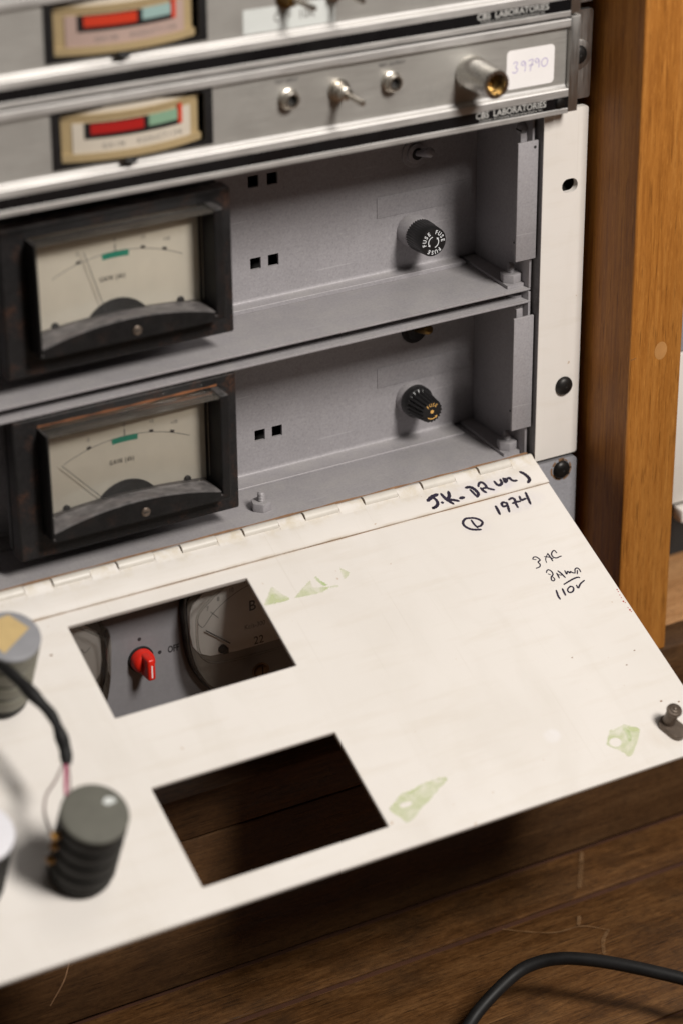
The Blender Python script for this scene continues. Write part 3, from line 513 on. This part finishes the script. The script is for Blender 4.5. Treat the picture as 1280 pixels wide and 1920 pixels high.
# ================================================================== two slim rack units above
def limiter(zb, top):
    rot = .0090
    lab = "topmost silver rack unit, cut by the frame, with pale sticker below its switches" if top else "silver rack unit carrying a white number sticker and a round metal knob"
    t = root("limiter_unit", (0, 0, zb), (0, 0, 0), (0, rot, 0), lab, "rack unit", "slim silver rack units")
    x0, x1 = -478, -18.6
    def rail(name, pts, m=ALU, xa=x0, xb=x1): return MB().plate(pts, [], (xa, 0, 0), Y, Z, (xb-xa, 0, 0)).build(name, m, t, 25)
    rail("bottom_rail", [(-10, .7), (-2, .7), (-2, 3.2), (-9.3, 3.25), (-9.7, 3.1), (-10, 2.8)])
    rail("name_strip", [(-9.75, 3.2), (-2, 3.2), (-2, 8.5), (-9.75, 8.5)], STRIP)
    rail("middle_rail", [(-10, 8.45), (-2, 8.45), (-2, 13.6), (-7.3, 13.6), (-7.6, 12.7), (-8.2, 12.3), (-9.6, 12.1), (-10, 11.6)])
    rail("top_rail", [(-10, 40.9), (-9.4, 40.3), (-7.6, 40.3), (-7.4, 40.0), (-2, 40.0), (-2, 44.2), (-5.4, 44.2), (-5.5, 43.5), (-6, 43.5), (-6.1, 44.2), (-9.6, 44.2), (-10, 43.8)])
    wx0, wx1 = (-269, -197.4) if not top else (-269.6, -198.6)
    MB().plate([(x0, 13.6), (x1, 13.6), (x1, 40.2), (x0, 40.2)], [[(wx0, 15.9), (wx0, 39.4), (wx1, 39.4), (wx1, 15.9)]], (0, -7.3, 0), X, Z, (0, 1.6, 0)).build("face_panel", ALUP, t)
    MB().box(x0, x1-1, 0, 180, 1.5, 43.5).build("casing", DARK, t)
    # end cap and rack ear
    MB().plate(rrect(-9.9, 1, .9 if not top else 1.6, 45.4, .6, 2), [], (-18.4, 0, 0), Y, Z, (4.9, 0, 0)).build("end_cap", ALUE, t, 40)
    e = MB().plate(rrect(-13.6, 0.4, 2.6, 44.2, 1.2, 3), [], (0, 0.2, 0), X, Z, (0, 2.6, 0)).build("rack_ear", ALUE, t, 40)
    if not top:
        s = cross_screw(t, (-7.2, .2, 23.6), 4.6); 
        MB().lathe([(7.0, 0), (7.0, .7), (6.4, 1.0)], (-7.2, .22, 23.6), NY, 28).build("washer", ALUE, s, 40)
        MB().lathe([(2.3, 0), (2.3, .8), (1.4, 1.2)], (-22.8, -9.7, 5.9), NY, 16).build("strip_screw", SCREWB, t, 40)
    # lettering on the strip
    q = -9.80
    MB().text("CBS  LABORATORIES", 4.1, (-49, q, 6.55), X, Z, .98, .07, 'CENTER', 1.0).build("lettering", SILVERP, t)
    MB().text("A Division of Columbia Broadcasting System, Inc.", 1.7, (-49, q, 4.2), X, Z, 1.0).build("small_lettering", SILVERP, t)
    # edgewise gain meter in its black opening
    w0, w1 = wx0, wx1; cx = (w0+w1)/2
    mm = MB().plate([(w0-.8, 15.2), (w1+.8, 15.2), (w1+.8, 40.0), (w0-.8, 40.0)], [rrect(w0+3.2, w1-3.0, 17.0, 38.4, 1.5, 4)[::-1]], (0, -7.9, 0), X, Z, (0, .55, 0)).build("edge_meter", BLACK, t, 40)
    MB().box(w0, w1, 6, 8, 15.9, 39.4).build("well", BLACK, mm)
    hw = (w1-w0)/2-3.6
    def bow(x): return -12.0+6.4*((x-cx)/hw)**2          # front of the bowed housing
    def slab(xa, xb, za, zb_, dy, dep, n=16):
        a = [(xa+(xb-xa)*k/n) for k in range(n+1)]; return MB().plate([(x, bow(x)+dy) for x in a]+[(x, bow(x)+dy+dep) for x in a[::-1]], [], (0, 0, za), X, Y, (0, 0, zb_-za))
    slab(cx-hw, cx+hw, 17.3, 20.3, .3, 12).build("housing_sill", AMBER, mm, 40)
    slab(cx-hw+.5, cx+hw-.5, 20.3, 35.4, 2.2, 6).build("housing", AMBER, mm, 40)
    slab(cx-hw, cx+hw, 35.4, 36.6, 1.4, 12).build("housing_step", AMBER, mm, 40)
    slab(cx-hw+.3, cx+hw-.6, 36.6, 38.6, 3.0, 10).build("housing_top", IVORY, mm, 40)
    card = PINKC if top else IVORY
    slab(cx-hw+5.5, cx+hw-5.2, 20.35, 33.2, 1.7, .45).build("scale_card", card, mm, 40)
    slab(cx-hw+10.2, cx+hw-10.0, 26.4, 33.25, 1.45, .2).build("scale_window", BLACK, mm, 40)
    slab(cx-hw+12.6, cx+3.4, 28.3, 32.6, 1.15, .2).build("red_band", ORP if top else REDP, mm, 40)
    slab(cx+5.8, cx+hw-12.3, 28.6, 33.3, 1.15, .2).build("green_band", TEAL if top else MINT, mm, 40)
    slab(cx+hw-12.0, cx+hw-9.9, 26.8, 35.2, .9, .2, 4).build("pointer", ORP, mm, 40)
    for xx, txt in ((cx-10, "GAIN"), (cx+11, "REDUCTION")):
        tb = MB(); n = len(txt)
        for i, ch in enumerate(txt):
            px = xx+(i-(n-1)/2)*2.45; tb.text(ch, 3.3, (px, bow(px)+1.55, 22.9), X, Z, .9)
        tb.build("lettering", INKG, mm)
    for xx, dxx in ((cx-3, .0),): MB().lathe([(3.4, 0), (3.2, 1.0), (1.5, 1.4)], (xx, -9.6, 16.0), (0, -.6, 1), 20).build("clip_screw", BLACK, mm, 40)
    if not top:
        for x, zz, name in ((-160.8, 29.1, "jack_socket"), (-110.4, 28.9, "jack_socket")):
            j = MB().lathe([(4.6, 0), (4.6, 1.4), (3.9, 1.8), (3.7, 4.4), (3.3, 4.8), (2.5, 4.8), (2.4, 2.0)], (x, -7.35, zz), NY, 28).build(name, CHROME, t, 40)
            MB().lathe([(2.4, 0), (2.4, .1)], (x, -9.4, zz), NY, 16).build("socket_hole", DARK, j)
        MB().text("TEST INPUT", 2.1, (-161.2, -7.37, 36.6), X, Z, 1, .02).build("lettering", INK, t)
        MB().text("TEST OUTPUT", 2.1, (-109.8, -7.37, 36.4), X, Z, 1, .02).build("lettering", INK, t)
        s = MB().lathe([(5.0, 0), (5.0, 1.2), (3.9, 1.3), (3.9, 3.4), (3.0, 3.6), (2.9, 7.2), (2.2, 7.6)], (-136.2, -7.35, 28.9), NY, 26).build("toggle_switch", CHROME, t, 40)
        MB().lathe([(1.1, 0), (1.3, 6), (1.5, 13.0), (1.2, 13.6)], (-136.2, -13.5, 28.9), (.05, -1, -.06), 18).build("lever", CHROME, s, 50)
        k = MB().lathe([(8.0, 0), (8.1, .6), (8.0, 1.6), (7.8, 2.0), (6.6, 20.6), (6.2, 21.2), (4.7, 21.2), (4.5, 13)], (-69.3, -7.35, 26.6), NY, 48).build("knob", alu("turned_aluminium", (.74, .72, .68), .22, 2), t, 40)
        MB().lathe([(4.45, 0), (4.4, 2.2), (3.2, 2.5), (1.8, 2.5), (1.6, 1.0)], (-69.3, -21.6, 26.6), NY, 28).build("brass_insert", BRASS, k, 40)
        st = MB().plate(rrect(-50.6, -25.2, 15.4, 33.2, 2.0, 4), [], (0, -7.52, 0), X, Z, (0, .2, 0)).build("number_sticker", PAPER, t)
        pm = MB(); f = lambda a, b: (a, -7.57, b)
        for stroke in ([(0, 5), (1.4, 5.6), (2.3, 4.6), (1.2, 3.3), (2.4, 2.0), (1.2, .6), (-.3, 1.2)], [(6.2, 4.8), (5.0, 5.4), (4.2, 4.3), (5.2, 3.4), (6.3, 4.6), (6.4, 2.4), (6.1, .4)],
                       [(8.0, 5.2), (10.4, 5.4), (9.4, 2.8), (9.0, .4)], [(8.2, 2.9), (10.6, 3.1)], [(13.4, 5.0), (12.2, 5.6), (11.4, 4.5), (12.4, 3.6), (13.5, 4.7), (13.6, 2.8), (13.4, 1.4)],
                       [(16.4, 5.2), (15.0, 4.2), (15.0, 2.2), (16.4, 1.4), (17.8, 2.4), (17.8, 4.4), (16.4, 5.3)]):
            pm.ribbon([(-47.2+a*1.02, 22.2+b) for a, b in stroke], .42, f, 5, False)
        pm.build("handwritten_number", MARKP, st)
    else:
        st = MB().plate([(-181, 14.6), (-137, 14.2), (-137, 24.5), (-181, 24.9)], [], (0, -7.5, 0), X, Z, (0, .15, 0)).build("sticker", PAPERB, t)
        MB().text("OFF  10K", 5.6, (-156.8, -7.56, 19.6), X, Z, .9, .03).build("lettering", INKG, st)
        for x in (-160.5, -137.5):
            s = MB().lathe([(5.0, 0), (5.0, 1.2), (3.9, 1.3), (3.9, 3.4), (3.0, 3.6), (2.9, 6.5), (2.2, 7)], (x, -7.35, 28.2), NY, 24).build("toggle_switch", BRASS if x < -150 else CHROME, t, 40)
            MB().lathe([(1.1, 0), (1.4, 12), (1.2, 13)], (x, -13.5, 28.2), (.25, -1, -.1), 16).build("lever", CHROME, s, 50)
    return t
limiter(177.9, False); limiter(177.9+44.9, True)

# ================================================================== slate unit below, seen through the door's cut-out
gu = root("filter_unit", (-240, 0, -92), (-240, 0, -92), label="slate grey instrument unit behind the door, with a red knob between two clear meters", cat="instrument unit")
MB().plate(rrect(-480, 0, -92, -1.4, 2.0, 3), [], (0, 0, 0), X, Z, (0, 3, 0)).build("panel", PANEL, gu, 40)
MB().plate(rrect(-24.6, .1, -91.9, -1.5, 2.2, 4), [], (0, -.35, 0), X, Z, (0, .3, 0)).build("ear_paint", GREYB, gu)
MB().box(-456, -27, 3.2, 200, -91, -3).build("casing", DARK, gu)
s = cross_screw(gu, (-8.9, -.35, -6.9), 4.7)
rr_ = MB(); random.seed(3)
for k in range(9):
    a0 = k*40+random.uniform(-12, 12); rr_.arc((-8.9, -.42, -6.9), X, Z, 5.3+random.uniform(-.2, .5), random.uniform(.5, 1.5), a0, a0+random.uniform(22, 46), 6)
rr_.build("rust_ring", BRN, gu)
for x, z in ((-238.3, -36.6), (-228.4, -46.3)): MB().disc((x, -.05, z), X, Z, .95, 16).build("index_dot", INK, gu)
MB().text("OFF", 4.8, (-221.4, -.06, -46.4), X, Z, .70, .16).build("lettering", INK, gu)
kb = MB().lathe([(6.4, 0), (6.4, .8), (5.9, 1.0)], (-238.2, 0, -46.8), NY, 32).build("selector_knob", BLACK, gu, 40)
MB().lathe([(5.6, 1), (5.6, 3.5), (5.1, 5.2), (4.2, 6.2), (3.2, 6.6)], (-238.2, 0, -46.8), NY, 32).build("skirt", RED, kb, 60)
MB().box(-240.2, -236.2, -12.2, -3, -52.6, -41.6, 1.1, 3).build("grip", RED, kb, 50)
MB().box(-238.5, -237.9, -12.28, -12.1, -51.0, -44.6).build("pointer_line", PAPER, kb)
def clear_meter(xc, right):
    L = [(-43.2, -36), (-43.8, -28), (-43.2, -21), (-40.5, -17), (-30, -10.5), (-20, -6.5), (-8, -4.6)]
    B = [(-42.4, -46), (-40, -56), (-36, -64), (-31, -70.5), (-24, -75.5), (-10, -78)]
    L = [(a*.922, b) for a, b in L]; B = [(a*.922, b) for a, b in B]
    out = [(xc+a, b) for a, b in B[::-1]+L]; out += [(xc-a, b) for a, b in L[::-1]+B]
    out = [(v.x, v.y) for v in spline([(a, b, 0) for a, b in out], 3)]
    m = MB().plate(out, [], (0, -4, 0), X, Z, (0, 3.9, 0)).build("clear_meter", BLACK, gu, 40)
    cxm, czm = xc, -40
    def inset(k, dz=0): return [(cxm+(a-cxm)*k, czm+(b-czm)*k+dz) for a, b in out]
    MB().plate(inset(.985), [], (0, -12.5, 0), X, Z, (0, 8.4, 0)).build("acrylic_cover", ACRYL, m, 40)
    win = [(xc+a, b) for a, b in ((-37.6, -27), (-36.2, -23.5), (-31, -19), (-23, -13.6), (-12, -10), (12, -10), (23, -13.6), (31, -19), (36.2, -23.5), (37.6, -27), (37.8, -38), (36.6, -45), (33.5, -49.4), (28, -52.2), (14, -53.6), (-14, -53.6), (-28, -52.2), (-33.5, -49.4), (-36.6, -45), (-37.8, -38))]
    rim = MB(); 
    rim.tube([(a, -12.7, b) for a, b in win]+[(win[0][0], -12.7, win[0][1])], .55, 8, 3, False); rim.build("window_edge", ACRYL, m, 60)
    MB().plate(win, [], (0, -5.6, 0), X, Z, (0, 1.0, 0)).build("dial", plain("pale_dial", (.76, .72, .68), .5, 0, .04) if not right else bpy.data.materials["pale_dial"], m)
    low = inset(.955)
    MB().plate(low, [], (0, -4.9, 0), X, Z, (0, .6, 0)).build("lower_band", plain("taupe_band", (.20, .175, .15), .4, 0, .06) if not right else bpy.data.materials["taupe_band"], m)
    yy = -5.72; pm = MB()
    pm.ribbon([(xc-33.6, -33.6), (xc-31.0, -36.0), (xc-25.8, -30.2), (xc-17, -24.2), (xc-6, -20.4), (xc+8, -19.6), (xc+22, -22.5)], .28, lambda a, b: (a, yy, b), 4, False)
    pm.ribbon([(xc-27, -29.2), (xc-23.2, -33.4)], .3, lambda a, b: (a, yy, b), 3, False)
    for tx, dx, dz in (("7", -28.6, -27.2), ("8", -23, -23.6), ("10", -16.2, -20.8), ("12", -8.6, -18.4), ("14", -.5, -17.2)): pm.text(tx, 3.3, (xc+dx, yy, dz), X, Z, .8)
    if not right: pm.ribbon([(xc+28.0, -29.8), (xc+29.8, -32.3), (xc+32.4, -30.2)], .3, lambda a, b: (a, yy, b), 3, False)
    pm.build("scale", INKG, m)
    if right:
        MB().text("B", 7.6, (xc-5.6, yy, -32.0), X, Z, .95, .05).build("lettering", INK, m)
        MB().text("Kc/s-300", 3.6, (xc-4.5, yy, -42.5), X, Z, .85).build("small_lettering", INKG, m)
        MB().text("22", 6.0, (xc-2.6, yy, -52.2+1.2), X, Z, .9, .02).build("numerals", INK, m)
    MB().tube([(xc-30.4, -7.2, -37.4), (xc-18.4, -7.2, -47.4)], .34, 6, 0).build("needle", INK, m)
    z_ = MB().lathe([(2.2, 0), (2.2, .8), (1.6, 1.2)], (xc-21.6, -5.6, -50.2), NY, 18).build("pivot_screw", SCREWB, m, 40)
    MB().box(xc-21.4, xc-18.8, -6.4, -5.65, -53, -50.2).build("pivot_stop", SCREWB, m)
    sw = MB().lathe([(4.4, 0), (4.4, .4), (3.6, .5), (3.6, 1.6), (2.8, 2.1)], (xc-5.6, -12.5, -63.4), NY, 24).build("cover_screw", plain("dull_brass", (.16, .11, .07), .4, .6, .2) if not right else bpy.data.materials["dull_brass"], m, 40)
    MB().box(xc-5.95, xc-5.25, -14.75, -14.2, -66.6, -60.2).build("slot", DARK, sw)
clear_meter(-297.6, False); clear_meter(-177.4, True)

# ================================================================== the fold-down door
HY, HZ, ANG = 1.33, 2.62, math.radians(26.067)
dr = root("hinged_door", (0, HY, HZ), (0, 0, 0), (ANG, 0, 0), "cream folded-down front door with two rectangular cut-outs and black handwriting", "panel door")
dx0, dx1, dL = -458.6, -24.8, 176.5
def hole(s0): return [(-281.3, -s0), (-192.8, -s0), (-192.8, -(s0+51.4)), (-281.3, -(s0+51.4))]
MB().plate([(dx0, -1.5), (dx1, -1.5), (dx1, -dL), (dx0, -dL)], [hole(23.8), hole(112.7)], (0, 0, -2.4), X, Y, (0, 0, 2.3)).build("panel", DOOR, dr).modifiers.new("edge", "BEVEL").width = .0003
MB().box(dx0, dx1+.1, -16.4, -1.2, -.08, .62, .18).build("hinge_leaf", DOOR, dr, 40)
k = 0; edges = []
while True:
    hi0, hi1 = -56.8-31.75*k, -38.4-31.75*k
    if hi1 < -455: break
    edges.append((hi1+.0, hi0)); k += 1
prev = -25.0
for b, a in edges:
    # door-leaf knuckle between fixed ones (cream, blended into the leaf)
    if prev-.35 > b+.35:
        MB().plate([(.4, -1.9), (2.2, -.6), (2.4, .2), (1.9, 1.0), (.8, 1.45), (-.6, 1.35), (-2.2, .85), (-4.4, .62), (-4.4, .2), (-2, -1.4)], [], (b+.2, 0, 0), Y, Z, (prev-b-.4, 0, 0)).build("door_knuckle", DOOR, dr, 50)
    MB().plate([(2.7*math.cos(t)-.1, 2.6*math.sin(t)-.2) for t in [math.radians(q) for q in range(-30, 215, 15)]], [], (a+.4, 0, 0), Y, Z, (b-a-.8, 0, 0)).build("frame_knuckle", KNUCK, dr, 50)
    prev = a
MB().tube([(dx0, .2, -.4), (dx1, .2, -.4)], 1.3, 10, 0).build("hinge_pin", BRN, dr)
MB().ribbon([(dx0+2, 2.75), (-330, 2.7), (-190, 2.8), (-100, 2.7), (dx1-2, 2.75)], .9, lambda a, b: (a, b, .95), 10, False, .6).build("grime_line", BRN, dr)
MB().ribbon([(dx0+2, -16.62), (-300, -16.55), (-150, -16.6), (dx1-.3, -16.55)], .34, lambda a, b: (a, b, -.06), 6, False, .4).build("grime_line", BRN, dr)
def dp(h): return lambda a, b: (a, -b, h)
for i, (wd, pts) in enumerate(STROKES):
    first = pts[0][1]; onleaf = max(p[1] for p in pts) < 16.2
    MB().ribbon(pts, wd*1.42, dp((.66 if onleaf else -.06)+i*.002), 6, True, .10).build("marker_stroke", MARK, dr)
for i, poly in enumerate(RES):
    pts = [Vector((v.x+random.uniform(-.28, .28), v.y+random.uniform(-.28, .28), 0)) for v in spline([(a, b, 0) for a, b in poly]+[(*poly[0], 0)], 7)[:-1]]
    hs = []
    if i == 6: hs = [[(-72.9+3.0*math.cos(t*.5236), -(159.6+2.4*math.sin(t*.5236))) for t in range(12)]]
    if i == 5: hs = [[(-180.6+3.2*math.cos(t*.5236)+.0, -(156.8+1.3*math.sin(t*.5236))) for t in range(12)]]
    b = bmesh.new(); es = []
    for loop in [[(p.x, -p.y) for p in pts]]+hs:
        vv = [b.verts.new((x, y, -.05)) for x, y in loop]; es += [b.edges.new((vv[j], vv[(j+1) % len(vv)])) for j in range(len(vv))]
    bmesh.ops.triangle_fill(b, use_beauty=True, edges=es, normal=(0, 0, 1)); q = MB(); q._merge(b)
    q.build("tape_residue", RESB if i in (2,) else RESG, dr)
MB().ribbon([(-65, 154.8), (-64.6, 157.5), (-65.8, 160.6)], 2.4, dp(-.03), 4, True, .2).build("tape_residue", RESB, dr)
rd = MB()
for x, s_ in ((-26.2, 84.4), (-26.3, 85.6), (-26.6, 87.6), (-26.7, 89.2), (-26.9, 91.4), (-26.4, 92.3), (-26.7, 95.4), (-26.5, 96.8), (-26.3, 97.8)): rd.disc((x, -s_, -.055), X, Y, random.uniform(.25, .5), 8)
rd.build("red_ink_dots", REDP, dr)
sp = MB()
for x, s_, r in ((-294.2, 35.9, .8), (-32, 150, .6), (-40, 147, .7), (-37, 118, .5), (-45, 124, .5), (-68, 112, .5)): sp.disc((x, -s_, -.058), X, Y, r, 10, r*.6)
sp.build("rust_spots", BRN, dr)
# latch stud at the free corner
lt = MB().plate([(p[0], p[1]) for p in rrect(-4.4, 4.4, -9.6, 4.2, 4.0, 6)], [], (-44.6, -159.6, -.1), (.93, .37, 0), (-.37, .93, 0), (0, 0, 2.6)).build("latch", LATCH, dr, 40)
bv = lt.modifiers.new("edge", 'BEVEL'); bv.width = .0006; bv.segments = 2; bv.limit_method = 'ANGLE'
MB().lathe([(3.0, 0), (2.9, 7.6), (3.5, 8.0), (3.7, 8.8), (3.4, 9.6), (2.3, 9.8), (2.1, 10.3), (1.3, 10.5), (1.0, 11.0), (.3, 11.2)], (-44.6, -159.2, 2.4), (.0, 0, 1), 28).build("latch_pin", LATCH, lt, 45)
# ganged potentiometers and their wiring
def pot(x, s_, h, R, cap, lab=None, tape=False, dark=False):
    b_ = POTB if dark else POT
    p = MB().lathe([(R*.55, 0), (R*.55, 2), (R*.96, 2.2), (R*.98, 5)], (x, -s_, 0), Z, 40).build("potentiometer", POTB, dr, 40, lab)
    z = 5.0; i = 0; nst = 4; gh = (h-7.0)/nst
    for i in range(nst):
        MB().lathe([(R*.86, z), (R*.86, z+1.3), (R, z+1.5), (R*1.01, z+2.0), (R*1.0, z+gh-.9), (R*.95, z+gh-.3), (R*.86, z+gh)], (x, -s_, 0), Z, 40).build("gang", b_, p, 40); z += gh
    MB().lathe([(R*.9, z-.2), (R*1.0, z+.2), (R*1.0, h-.7), (R*.96, h-.15), (R*.9, h)], (x, -s_, 0), Z, 48).build("cap", cap, p, 40)
    if tape:
        MB().plate([(x-13.2, -s_+8.2), (x+3.2, -s_+10.2), (x+8.8, -s_+1.2), (x-6.0, -s_-7.8)], [], (0, 0, h+.03), X, Y, (0, 0, .12)).build("masking_tape", TAPE, p)
    return p
p1 = pot(-326.2, 140.4, 44.5, 13.9, POTG, "dark ringed potentiometer with an olive cap and white paint blot", dark=True)
q = MB(); q.plate([(a, b) for a, b in [(-318.6+2.6*math.cos(t*.6283)*(1+.25*math.sin(3*t)), -137.2+1.9*math.sin(t*.6283)*(1+.2*math.cos(2*t))) for t in range(10)]], [], (0, 0, 44.53), X, Y, (0, 0, .1)); q.build("paint_blot", PAPERB, p1)
p2 = pot(-324.3, 49.2, 44.0, 12.8, POTT, "ringed potentiometer with a grey cap under a strip of yellow tape", True)
p3 = pot(-371.5, 133, 43, 13.4, POTW, "potentiometer with a white cap at the picture's left edge", dark=True)
for z_, dx in ((16, 0), (26, .3), (34, -.4)):
    MB().box(-326.2-16.8+dx, -326.2-12.5, -141.5, -138.5, z_, z_+2.2, .3).build("terminal", ORANGE, p1)
wob = lambda t: 1+.12*math.sin(t*17)+.08*math.sin(t*41+1)
MB().tube([(-346, -50, 30), (-340, -56, 40), (-334.4, -61.7, 44), (-331, -71.7, 46), (-327.5, -82.4, 46), (-323.9, -91.2, 44), (-323.3, -99.1, 42), (-323.1, -105.6, 38), (-324.4, -110.8, 36)], 2.5, 14, 8, True, wob).build("cable_sleeve", RUBBER, dr, 60)
MB().tube([(-325.9, -110.4, 36), (-331, -115.1, 33), (-335.6, -118.2, 30), (-338.7, -123.8, 28), (-339.8, -131, 27.2), (-340.2, -139.6, 27.4)], .55, 8, 8).build("wire", MAUVE, dr, 60)
MB().tube([(-324.4, -110, 36), (-327.1, -115.9, 36), (-329.3, -121, 36), (-331, -127, 33)], .75, 8, 8).build("wire", PINKW, dr, 60)
MB().tube([(-323.6, -110, 36.4), (-325.6, -116, 36.4), (-327.6, -122, 35), (-329, -128, 31)], .5, 8, 8).build("wire", MAUVE, dr, 60)
MB().tube([(-330, -127, 33), (-323, -125.4, 38), (-318, -125.6, 37), (-316, -128.5, 33)], .6, 8, 8).build("wire", REDW, dr, 60)

# ================================================================== loose cable on the floor
_c = Vector(CAB0)*2-Vector(CAB1)
cb = MB().tube([_c+Vector((-40, -55, -1)), _c+Vector((-12, -10, -2)), CAB0, CAB1, CAB2, CAB3, CAB4, CAB5, CAB6, CAB7, CAB8, (10, -210, -192), (80, -260, -204), (220, -300, -205.3)], 3.05, 16, 8).build("power_cable", RUBBER, None, 60)
tag(cb, "thick black rubber cable arching over the wooden floor", "cable")
